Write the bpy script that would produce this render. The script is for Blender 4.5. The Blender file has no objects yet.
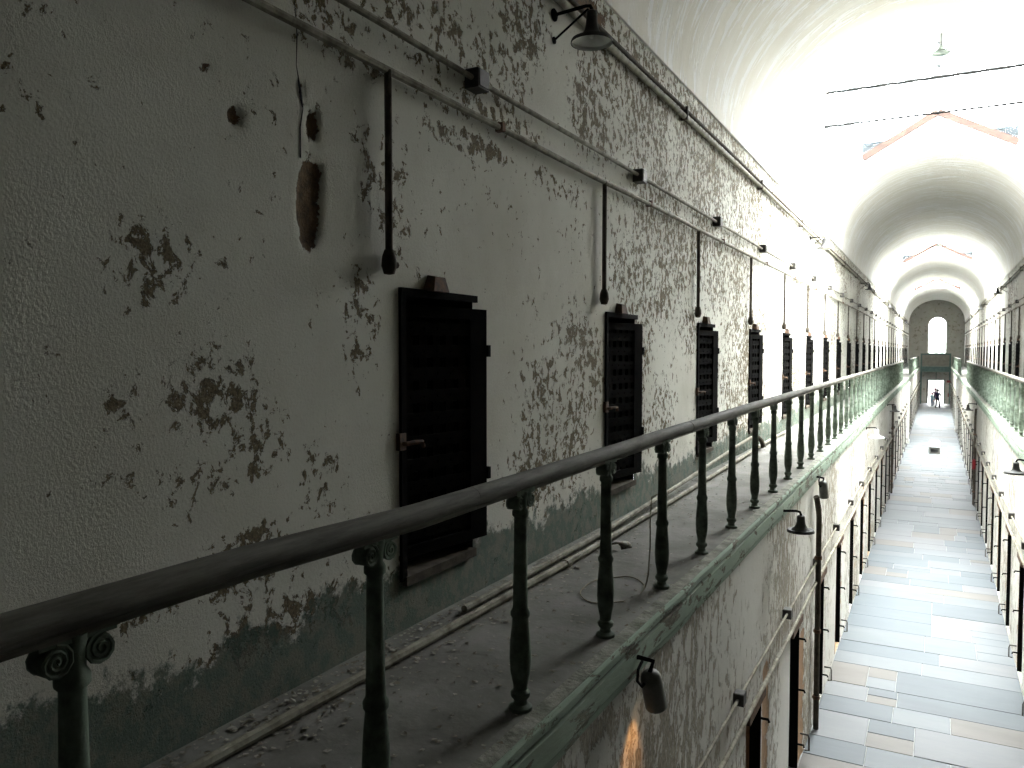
import bpy, bmesh, math, random
import numpy as np
from mathutils import Vector, Matrix, noise
from mathutils.geometry import tessellate_polygon

rnd = random.Random(7)
scene = bpy.context.scene
COL = scene.collection

# ------------------------------------------------------------------ camera
# X = across the corridor, Y = along it, Z = up; lower floor Z = 0, gallery floor Z = 4
EYE = 5.66
F_PX = 790.0
cam_d = bpy.data.cameras.new('camera')
cam_d.sensor_width = 36.0
cam_d.lens = F_PX / 1024 * 36.0
cam_d.clip_end = 400
cam = bpy.data.objects.new('camera', cam_d)
COL.objects.link(cam)
cam.location = (0, 0, EYE)
pitch = math.atan(33 / F_PX)
yaw = math.atan(425 / math.hypot(F_PX, 33))
cam.rotation_euler = (math.pi / 2 - pitch, 0, yaw)
scene.camera = cam

# ------------------------------------------------------------------ world, light, exposure
world = bpy.data.worlds.new('world')
scene.world = world
world.use_nodes = True
bg = world.node_tree.nodes['Background']
bg.inputs[0].default_value = (0.97, 0.985, 1.0, 1)
SKY = 55.0
# overcast sky: the zenith three times as bright as the horizon
_wt = world.node_tree
_sx = _wt.nodes.new('ShaderNodeSeparateXYZ')
_tc = _wt.nodes.new('ShaderNodeTexCoord')
_wt.links.new(_tc.outputs['Generated'], _sx.inputs[0])
_mr = _wt.nodes.new('ShaderNodeMapRange')
for _i, _v in ((1, 0.0), (2, 1.0), (3, SKY / 3), (4, SKY)): _mr.inputs[_i].default_value = _v
_wt.links.new(_sx.outputs[2], _mr.inputs[0]); _wt.links.new(_mr.outputs[0], bg.inputs[1])
scene.view_settings.view_transform = 'Standard'
scene.view_settings.look = 'None'
scene.view_settings.gamma = 1
scene.view_settings.exposure = 0.85
scene.view_settings.use_curve_mapping = False
cy = scene.cycles
cy.use_denoising = True
cy.max_bounces = 10
cy.diffuse_bounces = 2
cy.glossy_bounces = 2
cy.transmission_bounces = 2
cy.transparent_max_bounces = 12
cy.sample_clamp_indirect = 12
cy.caustics_reflective = False
cy.caustics_refractive = False

XC = -0.10            # centre line of the block
HU, HR, HF, HL = 2.66, 1.57, 1.41, 1.46   # half widths: upper wall, rail, gallery edge, lower wall
GAL = 4.0             # gallery floor
SPRING = EYE + 3.20   # springing of the vault
CROWN = EYE + 5.50
EAVE = EYE + 5.95
RIDGE = EYE + 7.25
Y0, Y1 = -3.0, 96.7
BAYS = [(16.1, 23.8), (45.0, 52.6), (69.0, 77.5)]

# sampling portals in the skylight openings (they give no light of their own)
for a, b in BAYS:
    L = bpy.data.lights.new('skylight_portal', 'AREA')
    L.shape = 'RECTANGLE'; L.size = 2 * HU - .04; L.size_y = b - a - .04
    L.cycles.is_portal = True
    o = bpy.data.objects.new('skylight_portal', L); COL.objects.link(o)
    o.location = (XC, (a + b) / 2, EAVE - .12)

# ------------------------------------------------------------------ materials
def N(nt, typ, **kw):
    n = nt.nodes.new(typ)
    for k, v in kw.items():
        setattr(n, k, v)
    return n

def new_mat(name):
    m = bpy.data.materials.new(name); m.use_nodes = True
    nt = m.node_tree
    return m, nt, nt.nodes['Principled BSDF']

def rgb(c):
    return (c[0], c[1], c[2], 1)

def pos_map(nt, stretch=(1, 1, 1)):
    g = N(nt, 'ShaderNodeNewGeometry')
    mp = N(nt, 'ShaderNodeMapping'); mp.inputs['Scale'].default_value = stretch
    nt.links.new(g.outputs['Position'], mp.inputs['Vector'])
    return mp.outputs[0], g

def noise_n(nt, vec, scale, detail=4, rough=.6, dist=0):
    n = N(nt, 'ShaderNodeTexNoise')
    n.inputs['Scale'].default_value = scale
    n.inputs['Detail'].default_value = detail
    n.inputs['Roughness'].default_value = rough
    n.inputs['Distortion'].default_value = dist
    nt.links.new(vec, n.inputs['Vector'])
    return n.outputs['Fac']

def math_n(nt, op, a, b=None, clamp=False):
    n = N(nt, 'ShaderNodeMath', operation=op); n.use_clamp = clamp
    for i, v in enumerate((a, b)):
        if v is None: continue
        if isinstance(v, (int, float)): n.inputs[i].default_value = v
        else: nt.links.new(v, n.inputs[i])
    return n.outputs[0]

def range_n(nt, v, a, b, c=0, d=1, smooth=False):
    n = N(nt, 'ShaderNodeMapRange')
    if smooth: n.interpolation_type = 'SMOOTHSTEP'
    nt.links.new(v, n.inputs[0])
    for i, x in enumerate((a, b, c, d)): n.inputs[i + 1].default_value = x
    return n.outputs[0]

def mix_n(nt, f, a, b):
    n = N(nt, 'ShaderNodeMix', data_type='RGBA')
    if isinstance(f, (int, float)): n.inputs[0].default_value = f
    else: nt.links.new(f, n.inputs[0])
    for i, v in ((6, a), (7, b)):
        if isinstance(v, tuple): n.inputs[i].default_value = rgb(v)
        else: nt.links.new(v, n.inputs[i])
    return n.outputs[2]

def bump_n(nt, bsdf, h, strength=.5, dist=.01):
    b = N(nt, 'ShaderNodeBump')
    b.inputs['Strength'].default_value = strength
    b.inputs['Distance'].default_value = dist
    nt.links.new(h, b.inputs['Height'])
    nt.links.new(b.outputs[0], bsdf.inputs['Normal'])

def pmat(name, c1, c2, scale=6, rough=.8, bump=.3, bdist=.006, metal=0, stretch=(1, 1, 1), lo=.38, hi=.62, spec=.3):
    m, nt, p = new_mat(name)
    v, _ = pos_map(nt, stretch)
    f = noise_n(nt, v, scale, 6, .65)
    nt.links.new(mix_n(nt, range_n(nt, f, lo, hi), c1, c2), p.inputs['Base Color'])
    p.inputs['Roughness'].default_value = rough
    p.inputs['Metallic'].default_value = metal
    p.inputs['Specular IOR Level'].default_value = spec
    if bump: bump_n(nt, p, noise_n(nt, v, scale * 5, 4, .6), bump, bdist)
    return m

def plaster(name, paint, paint2, bare, bare2, scale=9, stretch=(1, 1, 1), attr=True, const=.4, band=None,
            bump=.9, bdist=.02, brick=((.17, .10, .05), (.07, .045, .025))):
    m, nt, p = new_mat(name)
    v, g = pos_map(nt, stretch)
    n1 = range_n(nt, noise_n(nt, v, scale, 10, .7, .4), 0, 1, -.2, 1.2)
    nb = noise_n(nt, v, min(scale * .12, 1.4), 3, .5)
    if attr:
        a = N(nt, 'ShaderNodeAttribute'); a.attribute_name = 'peel'; peel = a.outputs['Fac']
        w = math_n(nt, 'MULTIPLY_ADD', peel, .6); w.node.inputs[2].default_value = -.28
    else:
        w = math_n(nt, 'ADD', const * .6 - .28, 0)
    s = math_n(nt, 'MULTIPLY_ADD', nb, .3); s.node.inputs[2].default_value = -.15
    val = math_n(nt, 'ADD', math_n(nt, 'ADD', n1, s), w)
    mask = range_n(nt, val, .565, .59)
    fine = noise_n(nt, v, scale * 5, 6, .7)
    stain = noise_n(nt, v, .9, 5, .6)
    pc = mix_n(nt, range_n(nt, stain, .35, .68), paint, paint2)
    pc = mix_n(nt, math_n(nt, 'MULTIPLY', range_n(nt, fine, .6, .75), .35), pc, bare)
    bc = mix_n(nt, range_n(nt, fine, .4, .62), bare2, bare)
    bc = mix_n(nt, range_n(nt, fine, .64, .68), bc, paint)
    col = mix_n(nt, mask, pc, bc)
    if attr:
        b = N(nt, 'ShaderNodeAttribute'); b.attribute_name = 'brick'
        bm_ = range_n(nt, math_n(nt, 'ADD', b.outputs['Fac'], math_n(nt, 'MULTIPLY', n1, .8)), .9, .94)
        col = mix_n(nt, bm_, col, mix_n(nt, range_n(nt, noise_n(nt, v, 15, 8, .75), .4, .6), brick[0], brick[1]))
        mask = math_n(nt, 'MAXIMUM', mask, bm_)
    if band:
        z0, z1, gc, gc2 = band
        sx = N(nt, 'ShaderNodeSeparateXYZ'); nt.links.new(g.outputs['Position'], sx.inputs[0])
        zz = math_n(nt, 'ADD', sx.outputs[2], math_n(nt, 'MULTIPLY', noise_n(nt, v, 3.0, 9, .75), -1.0))
        gm = range_n(nt, zz, (z0 + z1) / 2 - .47, (z0 + z1) / 2 - .53)
        gcol = mix_n(nt, range_n(nt, noise_n(nt, v, 9, 8, .75), .46, .56), gc, gc2)
        col = mix_n(nt, math_n(nt, 'MULTIPLY', gm, .9), col, gcol)
    nt.links.new(col, p.inputs['Base Color'])
    p.inputs['Roughness'].default_value = .85
    p.inputs['Specular IOR Level'].default_value = .25
    h = math_n(nt, 'ADD', math_n(nt, 'MULTIPLY', mask, -1), math_n(nt, 'MULTIPLY', fine, .45))
    h = math_n(nt, 'ADD', h, math_n(nt, 'MULTIPLY', stain, 1.2))
    bump_n(nt, p, h, bump, bdist)
    return m

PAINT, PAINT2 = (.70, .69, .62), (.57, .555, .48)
M = {}
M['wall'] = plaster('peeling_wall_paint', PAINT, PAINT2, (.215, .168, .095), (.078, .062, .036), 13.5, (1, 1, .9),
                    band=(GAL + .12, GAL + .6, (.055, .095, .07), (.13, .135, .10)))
M['lower'] = plaster('lower_wall_plaster', (.68, .665, .61), (.60, .575, .51), (.46, .415, .335), (.24, .21, .16), 9, (1, 1, .5), bump=1, brick=((.46, .28, .16), (.30, .20, .12)))
M['vault'] = plaster('vault_plaster', (.80, .775, .70), (.88, .865, .82), (.97, .97, .96), (.92, .92, .90), 2.6, (.45, 2.4, .45), attr=False, const=.5, bump=.5)
M['bay'] = plaster('bay_white_plaster', (.90, .90, .88), (.84, .83, .81), (.55, .47, .38), (.4, .33, .26), 4, (1, 1, .7), attr=False, const=.2, bump=.4)
M['endwall'] = plaster('end_wall_plaster', (.40, .39, .35), (.33, .32, .28), (.27, .24, .2), (.2, .18, .14), 3, (1, 1, 1), attr=False, const=.4, bump=.4)
M['reveal'] = pmat('white_reveal', (.72, .71, .68), (.58, .56, .5), 3, bump=.3)
M['rust_reveal'] = pmat('rusty_brick_jamb', (.55, .33, .18), (.36, .25, .16), 5, stretch=(1, 1, .4), bump=.8, bdist=.02)
M['back'] = pmat('light_absorbing_wall', (.09, .085, .07), (.06, .055, .05), 3, bump=.3)  # unseen back wall, made dark to absorb bounced light
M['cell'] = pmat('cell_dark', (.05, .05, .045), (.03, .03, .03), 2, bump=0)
M['iron'] = pmat('black_iron', (.0045, .005, .005), (.008, .007, .006), 12, rough=.95, bump=.3, spec=.02)
M['rust'] = pmat('rusty_iron', (.14, .075, .04), (.06, .04, .03), 18, rough=.85, bump=.5)
M['pipe'] = pmat('painted_pipe', (.30, .285, .225), (.15, .13, .095), 9, rough=.7, bump=.3, spec=.15)
M['darkpipe'] = pmat('dark_pipe', (.10, .085, .065), (.055, .045, .035), 9, rough=.8, bump=.3, spec=.1)
M['box'] = pmat('box_metal', (.09, .085, .075), (.05, .045, .04), 14, rough=.6, bump=.3)
M['rail'] = pmat('weathered_handrail', (.15, .142, .118), (.085, .08, .066), 5, rough=.75, bump=.3, stretch=(6, .7, 6), spec=.15)
M['baluster'] = pmat('baluster_green', (.19, .235, .185), (.085, .105, .08), 9, rough=.75, bump=.3, spec=.12)
M['fascia'] = plaster('fascia_green', (.33, .41, .32), (.25, .31, .24), (.20, .19, .14), (.10, .095, .07), 6, (1, .45, 1.6), attr=False, const=.44, bump=.6)
M['deck'] = pmat('gallery_concrete', (.23, .225, .205), (.15, .145, .125), 2.2, rough=.9, bump=.5, bdist=.01)
M['edge'] = pmat('gallery_edge_dirt', (.30, .30, .25), (.14, .14, .11), 7, rough=.9, bump=.8, bdist=.02)
M['ground'] = pmat('pale_ground', (.12, .12, .11), (.09, .09, .085), 1, bump=0)
M['bed'] = pmat('floor_bed', (.30, .31, .30), (.22, .22, .2), 4, bump=.4)
SL = [((0.114, 0.125, 0.128), (0.098, 0.109, 0.114)), ((0.130, 0.140, 0.143), (0.114, 0.125, 0.130)), ((0.100, 0.114, 0.121), (0.090, 0.104, 0.111)),
      ((0.127, 0.118, 0.106), (0.109, 0.103, 0.092)), ((0.136, 0.141, 0.141), (0.122, 0.127, 0.130)), ((0.091, 0.102, 0.108), (0.081, 0.092, 0.098))]
SLAB = [pmat('flagstone_%d' % i, a, b, 1.1, rough=.6, bump=.25, bdist=.006, stretch=(.6, 1.6, 1)) for i, (a, b) in enumerate(SL)]
M['coping'] = pmat('rusty_timber', (.05, .026, .018), (.03, .018, .013), 6, bump=.5)
M['slate'] = pmat('slate_louvre', (.02, .026, .03), (.014, .018, .02), 8, bump=.3)
M['steel'] = pmat('skylight_steel', (.55, .58, .58), (.45, .48, .48), 6, bump=.1)
M['darksteel'] = pmat('light_blocking_rafter', (.12, .13, .13), (.08, .085, .085), 6, bump=.1)  # dark so the skylight bars swallow light instead of scattering it
M['shade'] = pmat('dark_enamel', (.045, .042, .038), (.025, .025, .023), 9, rough=.6, bump=.1, spec=.3)
M['paleshade'] = pmat('pale_enamel', (.55, .62, .58), (.48, .55, .5), 9, rough=.4, bump=.1)
M['inner'] = pmat('enamel_inside', (.78, .78, .74), (.68, .68, .62), 9, rough=.35, bump=0)
M['can'] = pmat('grey_can', (.20, .20, .175), (.13, .13, .11), 9, rough=.5, bump=.1)
M['bulb'] = pmat('bulb_glass', (.8, .8, .78), (.75, .75, .7), 9, rough=.2, bump=0)
M['red'] = pmat('red_enamel', (.20, .012, .015), (.14, .01, .012), 9, rough=.4, bump=0)
M['black'] = pmat('black_rubber', (.012, .012, .012), (.016, .016, .016), 9, rough=.8, bump=0, spec=.05)
M['bench'] = pmat('white_bench', (.80, .80, .79), (.72, .72, .71), 5, rough=.4, bump=.1)
M['benchleg'] = pmat('grey_bench_frame', (.34, .34, .30), (.28, .28, .25), 5, rough=.6, bump=.1)
M['greenpaint'] = pmat('dark_green_paint', (.10, .16, .14), (.07, .11, .10), 5, bump=.2)
M['tanpanel'] = pmat('grey_tan_panel', (.22, .21, .18), (.17, .16, .13), 3, bump=.2)
M['flake'] = pmat('paint_flake', (.34, .33, .28), (.16, .14, .10), 30, bump=0, lo=.45, hi=.55)
M['wire'] = pmat('tan_wire', (.32, .29, .2), (.2, .18, .12), 9, bump=0)
M['skin'] = pmat('skin', (.55, .36, .27), (.5, .32, .24), 9, rough=.6, bump=0)
M['navy'] = pmat('navy_cloth', (.010, .014, .03), (.008, .010, .022), 20, bump=.1, spec=.02)
M['trousers'] = pmat('dark_trousers', (.010, .010, .013), (.008, .008, .010), 20, bump=.1, spec=.02)
M['paleblue'] = pmat('pale_blue_cloth', (.16, .26, .30), (.13, .22, .26), 20, bump=.1)
M['jeans'] = pmat('pale_trousers', (.14, .16, .20), (.11, .13, .17), 20, bump=.1)
M['mauve'] = pmat('mauve_cloth', (.16, .07, .15), (.13, .055, .12), 20, bump=.1)
M['hair'] = pmat('dark_hair', (.05, .03, .03), (.03, .02, .02), 30, bump=.2)
M['redhair'] = pmat('auburn_hair', (.06, .02, .028), (.045, .015, .02), 30, bump=.2)

def glass_mat():
    m, nt, p = new_mat('skylight_glass')
    tr = N(nt, 'ShaderNodeBsdfTransparent'); tr.inputs[0].default_value = (.96, .975, .975, 1)
    gl = N(nt, 'ShaderNodeBsdfGlossy'); gl.inputs['Roughness'].default_value = .08
    mx = N(nt, 'ShaderNodeMixShader'); gm = N(nt, 'ShaderNodeNewGeometry')
    dt = N(nt, 'ShaderNodeVectorMath', operation='DOT_PRODUCT')
    nt.links.new(gm.outputs['Incoming'], dt.inputs[0]); nt.links.new(gm.outputs['Normal'], dt.inputs[1])
    k = math_n(nt, 'SUBTRACT', 1.0, math_n(nt, 'ABSOLUTE', dt.outputs['Value']), True)
    f = math_n(nt, 'MULTIPLY_ADD', math_n(nt, 'POWER', k, 5.0), .96); f.node.inputs[2].default_value = .04   # Schlick reflectance of one face
    nt.links.new(f, mx.inputs[0])
    nt.links.new(tr.outputs[0], mx.inputs[1]); nt.links.new(gl.outputs[0], mx.inputs[2])
    nt.links.new(mx.outputs[0], nt.nodes['Material Output'].inputs[0])
    return m
M['glass'] = glass_mat()

def emit_mat(name, c, s):
    m, nt, p = new_mat(name)
    p.inputs['Emission Color'].default_value = rgb(c)
    p.inputs['Emission Strength'].default_value = s
    return m
M['lens'] = emit_mat('lit_warm_lens', (1, .62, .28), 3)

# ------------------------------------------------------------------ mesh helpers
class MB:
    def __init__(s):
        s.v = []; s.f = []; s.sm = []; s.mi = []; s.cur = 0
    def add(s, vs, fs, smooth=False):
        o = len(s.v)
        s.v += [tuple(x) for x in vs]
        for f in fs:
            s.f.append([i + o for i in f]); s.sm.append(smooth); s.mi.append(s.cur)
        return s
    def box(s, x0, x1, y0, y1, z0, z1):
        vs = [(x, y, z) for z in (z0, z1) for y in (y0, y1) for x in (x0, x1)]
        return s.add(vs, [(0, 2, 3, 1), (4, 5, 7, 6), (0, 1, 5, 4), (2, 6, 7, 3), (0, 4, 6, 2), (1, 3, 7, 5)])
    def slab(s, x0, x1, y0, y1, z0, z1, c=.012):
        vs = [(x0, y0, z0), (x1, y0, z0), (x1, y1, z0), (x0, y1, z0),
              (x0, y0, z1 - c), (x1, y0, z1 - c), (x1, y1, z1 - c), (x0, y1, z1 - c),
              (x0 + c, y0 + c, z1), (x1 - c, y0 + c, z1), (x1 - c, y1 - c, z1), (x0 + c, y1 - c, z1)]
        fs = [(0, 3, 2, 1), (8, 9, 10, 11)]
        for i in range(4):
            j = (i + 1) % 4
            fs += [(i, j, 4 + j, 4 + i), (4 + i, 4 + j, 8 + j, 8 + i)]
        return s.add(vs, fs)
    def obox(s, p, q, w, h, up=(0, 0, 1)):
        p, q = Vector(p), Vector(q); d = (q - p).normalized(); up = Vector(up)
        sd = d.cross(up)
        if sd.length < 1e-4: sd = d.cross(Vector((1, 0, 0)))
        sd.normalize(); u = sd.cross(d)
        vs = []
        for e in (p, q):
            for a, b in ((-1, -1), (1, -1), (1, 1), (-1, 1)):
                vs.append(e + sd * a * w / 2 + u * b * h / 2)
        return s.add(vs, [(3, 2, 1, 0), (4, 5, 6, 7), (0, 1, 5, 4), (1, 2, 6, 5), (2, 3, 7, 6), (3, 0, 4, 7)])
    def tube(s, pts, r, seg=8, cap=True):
        pts = [Vector(p) for p in pts]; n = len(pts); vs = []
        rs = r if isinstance(r, (list, tuple)) else [r] * n
        ref = None
        for i, p in enumerate(pts):
            d = (pts[min(i + 1, n - 1)] - pts[max(i - 1, 0)]).normalized()
            if ref is None:
                ref = Vector((0, 0, 1)) if abs(d.z) < .9 else Vector((1, 0, 0))
            a = d.cross(ref)
            if a.length < 1e-4: a = d.cross(Vector((.3, .8, .5)))
            a.normalize(); b = a.cross(d).normalized(); ref = b
            for k in range(seg):
                t = 2 * math.pi * k / seg
                vs.append(p + (a * math.cos(t) + b * math.sin(t)) * rs[i])
        fs = [(i * seg + k, i * seg + (k + 1) % seg, (i + 1) * seg + (k + 1) % seg, (i + 1) * seg + k)
              for i in range(n - 1) for k in range(seg)]
        if cap:
            fs += [tuple(range(seg - 1, -1, -1)), tuple(range((n - 1) * seg, n * seg))]
        return s.add(vs, fs, True)
    def lathe(s, prof, seg=14, org=(0, 0, 0), axis=(0, 0, 1)):
        org = Vector(org); ax = Vector(axis).normalized()
        a = ax.cross(Vector((0, 1, 0)))
        if a.length < 1e-3: a = ax.cross(Vector((1, 0, 0)))
        a.normalize(); b = ax.cross(a)
        vs = []
        for r, z in prof:
            for k in range(seg):
                t = 2 * math.pi * k / seg
                vs.append(org + ax * z + (a * math.cos(t) + b * math.sin(t)) * r)
        n = len(prof)
        fs = [(i * seg + k, i * seg + (k + 1) % seg, (i + 1) * seg + (k + 1) % seg, (i + 1) * seg + k)
              for i in range(n - 1) for k in range(seg)]
        fs += [tuple(range(seg - 1, -1, -1)), tuple(range((n - 1) * seg, n * seg))]
        return s.add(vs, fs, True)
    def extrude_y(s, prof, ys, dz=None, smooth=False):
        n = len(prof); vs = []
        for i, y in enumerate(ys):
            o = dz[i] if dz else (0, 0)
            vs += [(x + o[0], y, z + o[1]) for x, z in prof]
        fs = [(i * n + k, i * n + (k + 1) % n, (i + 1) * n + (k + 1) % n, (i + 1) * n + k)
              for i in range(len(ys) - 1) for k in range(n)]
        s.add(vs, fs, smooth)
        m = (len(ys) - 1) * n
        o = len(s.v) - len(vs)
        for f in (list(range(n - 1, -1, -1)), list(range(m, m + n))):
            s.f.append([i + o for i in f]); s.sm.append(False); s.mi.append(s.cur)
        return s
    def mesh(s, name, mats):
        me = bpy.data.meshes.new(name)
        me.from_pydata(s.v, [], s.f)
        if not isinstance(mats, (list, tuple)): mats = [mats]
        for m in mats: me.materials.append(m)
        me.polygons.foreach_set('use_smooth', s.sm)
        me.polygons.foreach_set('material_index', s.mi)
        bm = bmesh.new(); bm.from_mesh(me); bmesh.ops.recalc_face_normals(bm, faces=bm.faces); bm.to_mesh(me); bm.free()
        if any(s.sm):
            me.set_sharp_from_angle(angle=math.radians(42))
        return me
    def build(s, name, mats, parent=None):
        return obj(name, s.mesh(name, mats), parent)

def obj(name, me, parent=None, loc=None):
    o = bpy.data.objects.new(name, me); COL.objects.link(o)
    if parent: o.parent = parent
    if loc: o.location = loc
    return o

def empty(name, loc=(0, 0, 0)):
    o = bpy.data.objects.new(name, None); COL.objects.link(o)
    o.location = loc; o.empty_display_size = .1
    return o

def tag(o, label=None, cat=None, group=None, kind=None):
    if label: o['label'] = label
    if cat: o['category'] = cat
    if group: o['group'] = group
    if kind: o['kind'] = kind
    return o

def struct(o, label=None):
    o['kind'] = 'structure'
    if label: o['label'] = label
    return o

def poly_holes(outer, holes, to3):
    rings = [[Vector((p[0], p[1], 0)) for p in r] for r in [outer] + holes]
    tris = tessellate_polygon(rings)
    flat = [p for r in rings for p in r]
    return [to3(p.x, p.y) for p in flat], [tuple(t) for t in tris]

# ------------------------------------------------------------------ wall peel maps
# wear is described where it sits on the wall: (y along wall, z height, radius y, radius z, strength)
PEEL = [
    (2.09, 6.01, 0.191, 0.179, 0.62), (2.18, 6.13, 0.088, 0.057, 0.50), (1.72, 6.54, 0.114, 0.071, 0.45), (1.67, 6.82, 0.148, 0.077, 0.42),
    (2.00, 5.43, 0.182, 0.175, 0.55), (2.41, 5.49, 0.259, 0.195, 0.66), (2.67, 5.29, 0.193, 0.231, 0.62), (2.28, 5.12, 0.270, 0.168, 0.50),
    (2.61, 4.71, 0.356, 0.182, 0.60), (1.91, 5.17, 0.173, 0.152, 0.45), (3.70, 6.53, 0.158, 0.405, 0.60), (3.39, 5.83, 0.157, 0.326, 0.62),
    (3.47, 6.61, 0.126, 0.332, 0.50), (3.06, 5.01, 0.199, 0.253, 0.55), (3.95, 7.62, 0.647, 0.206, 0.72), (4.29, 7.47, 0.811, 0.193, 0.66),
    (3.75, 7.21, 0.916, 0.070, 0.60), (3.15, 7.37, 0.327, 0.093, 0.60), (4.95, 7.32, 0.648, 0.115, 0.60), (4.54, 7.04, 0.722, 0.081, 0.60),
    (5.26, 8.07, 0.430, 0.301, 0.62), (4.95, 7.60, 0.474, 0.359, 0.60), (5.97, 5.09, 0.645, 0.540, 0.72), (6.35, 5.49, 0.561, 0.524, 0.68),
    (5.60, 4.72, 0.579, 0.355, 0.60), (6.86, 7.90, 0.697, 0.511, 0.68), (8.31, 8.18, 1.586, 0.655, 0.70), (10.38, 8.32, 2.409, 0.926, 0.74),
    (9.45, 7.14, 2.016, 0.732, 0.72), (8.31, 6.54, 1.143, 0.546, 0.72), (11.47, 6.97, 2.407, 0.722, 0.66), (12.79, 8.06, 3.636, 0.955, 0.62),
    (8.66, 4.88, 0.963, 0.679, 0.50), (5.97, 7.00, 0.885, 0.150, 0.50), (6.28, 6.62, 0.551, 0.260, 0.42), (2.44, 7.02, 0.358, 0.061, 0.30),
    (2.49, 6.60, 0.116, 0.089, 0.30), (1.91, 6.61, 0.102, 0.076, 0.42), (2.73, 6.79, 0.077, 0.066, 0.40), (3.95, 5.06, 0.219, 0.242, 0.50),
    (7.98, 5.88, 0.539, 0.844, 0.60), (9.90, 5.93, 0.684, 0.634, 0.50), (2.93, 4.34, 0.634, 0.148, 0.55), (1.96, 4.63, 0.374, 0.115, 0.45),
    (7.38, 8.54, 0.927, 0.593, 0.66)]
BRICK = [
    (3.01, 6.39, 0.066, 0.180, 1.10), (3.04, 6.78, 0.037, 0.076, 0.90), (2.55, 6.70, 0.047, 0.045, 0.75), (2.39, 6.87, 0.049, 0.039, 0.55),
    (3.06, 6.53, 0.044, 0.071, 0.90), (3.01, 6.22, 0.066, 0.040, 0.80), (6.30, 8.68, 0.604, 0.122, 1.00), (2.96, 6.93, 0.028, 0.069, 0.60),
    (3.83, 4.95, 0.040, 0.296, 0.70), (11.47, 8.92, 0.626, 0.072, 0.40)]

def field(Y, Z, blobs):
    r = np.zeros_like(Y)
    for y, z, ry, rz, s in blobs:
        e = ((Y - y) / ry) ** 2 + ((Z - z) / rz) ** 2
        r = np.maximum(r, s * np.exp(-e * .5))
    return r

def grid_lines(segs, extra=()):
    out = set(round(e, 4) for e in extra)
    for a, b, st in segs:
        n = max(1, int(round((b - a) / st)))
        for i in range(n + 1):
            y = round(a + (b - a) * i / n, 4)
            if all(abs(y - e) > 1e-3 for e in extra): out.add(y)
    return sorted(out)

def wall_grid(name, side, half, ylines, zlines, holes, mat, peel, brick=None, jitter=.006):
    X = XC + side * half
    ny, nz = len(ylines), len(zlines)
    Y, Z = np.meshgrid(np.array(ylines), np.array(zlines), indexing='ij')
    pv = peel(Y, Z); bv = brick(Y, Z) if brick else np.zeros_like(Y)
    rec = np.clip((bv - .35) * 3, 0, 1) * .025
    wob = np.array([[noise.noise((y * .8, z * .8, side * 3.1 + half)) for z in zlines] for y in ylines]) * jitter
    Xs = X + side * (rec + wob)
    vs = np.stack([Xs, Y, Z], -1).reshape(-1, 3)
    ym = [(ylines[i] + ylines[i + 1]) / 2 for i in range(ny - 1)]
    zm = [(zlines[i] + zlines[i + 1]) / 2 for i in range(nz - 1)]
    fs = []
    hs = sorted(holes)
    for i, y in enumerate(ym):
        hh = [h for h in hs if h[0] < y < h[1]]
        for k, z in enumerate(zm):
            if any(h[2] < z < h[3] for h in hh): continue
            a = i * nz + k
            f = (a, a + nz, a + nz + 1, a + 1)
            fs.append(f if side < 0 else f[::-1])
    me = bpy.data.meshes.new(name)
    me.from_pydata(vs.tolist(), [], fs)
    me.materials.append(mat)
    for nm, arr in (('peel', pv), ('brick', bv)):
        at = me.attributes.new(nm, 'FLOAT', 'POINT')
        at.data.foreach_set('value', arr.reshape(-1).astype(np.float32))
    me.polygons.foreach_set('use_smooth', [True] * len(fs))
    return struct(obj(name, me))

# ------------------------------------------------------------------ the doors' places
PITCH = 3.245
UP_DOORS = [3.77 + PITCH * n for n in range(0, 29)]
DW, SILL, DTOP = .80, EYE - 1.34, EYE + .335
LPITCH = 2.62
LOW_DOORS = [10.32 + LPITCH * n for n in range(-4, 33)]
LW, LTOP = .70, 2.05
UP_DOORS = [y for y in UP_DOORS if y + 1.2 < Y1 - 2]
LOW_DOORS = [y for y in LOW_DOORS if y + 1.0 < Y1 - 1.5]

def far_density(Y, Z, seed):
    r = np.zeros_like(Y)
    for i in range(Y.shape[0]):
        for k in range(Y.shape[1]):
            r[i, k] = .44 + .32 * noise.noise((Y[i, k] * .45, Z[i, k] * .3, seed))
    return r

def peel_left(Y, Z):
    near = np.minimum(field(Y, Z, PEEL) * 1.12, .57)
    far = far_density(Y, Z, 4.2)
    w = np.clip((Y - 8) / 4, 0, 1)
    up = np.clip((Z - EYE - 1.9) / .6, 0, 1) * np.clip((Y - 5) / 3, 0, 1) * .55
    base = .24 + .08 * np.clip((Y - 3) / 4, 0, 1)
    return np.maximum(np.maximum(near, base), np.maximum(far * w, up))

ho_up = [(y, y + DW, SILL, DTOP) for y in UP_DOORS]
ho_lo = [(y, y + LW, .04, LTOP) for y in LOW_DOORS]
ex_up = sorted(e for h in ho_up for e in h[:2])
ex_lo = sorted(e for h in ho_lo for e in h[:2])
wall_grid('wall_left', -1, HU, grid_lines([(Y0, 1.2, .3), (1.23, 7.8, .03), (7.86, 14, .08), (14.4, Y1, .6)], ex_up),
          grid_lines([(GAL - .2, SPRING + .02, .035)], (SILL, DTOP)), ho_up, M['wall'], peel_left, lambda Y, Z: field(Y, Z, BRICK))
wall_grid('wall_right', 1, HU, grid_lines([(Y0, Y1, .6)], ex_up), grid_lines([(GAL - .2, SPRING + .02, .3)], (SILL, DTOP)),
          ho_up, M['wall'], lambda Y, Z: far_density(Y, Z, 9.5) + .45 * np.clip((15 - Y) / 6, 0, 1))  # extra bare plaster added on the unseen near stretch to reduce bounced light
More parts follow.
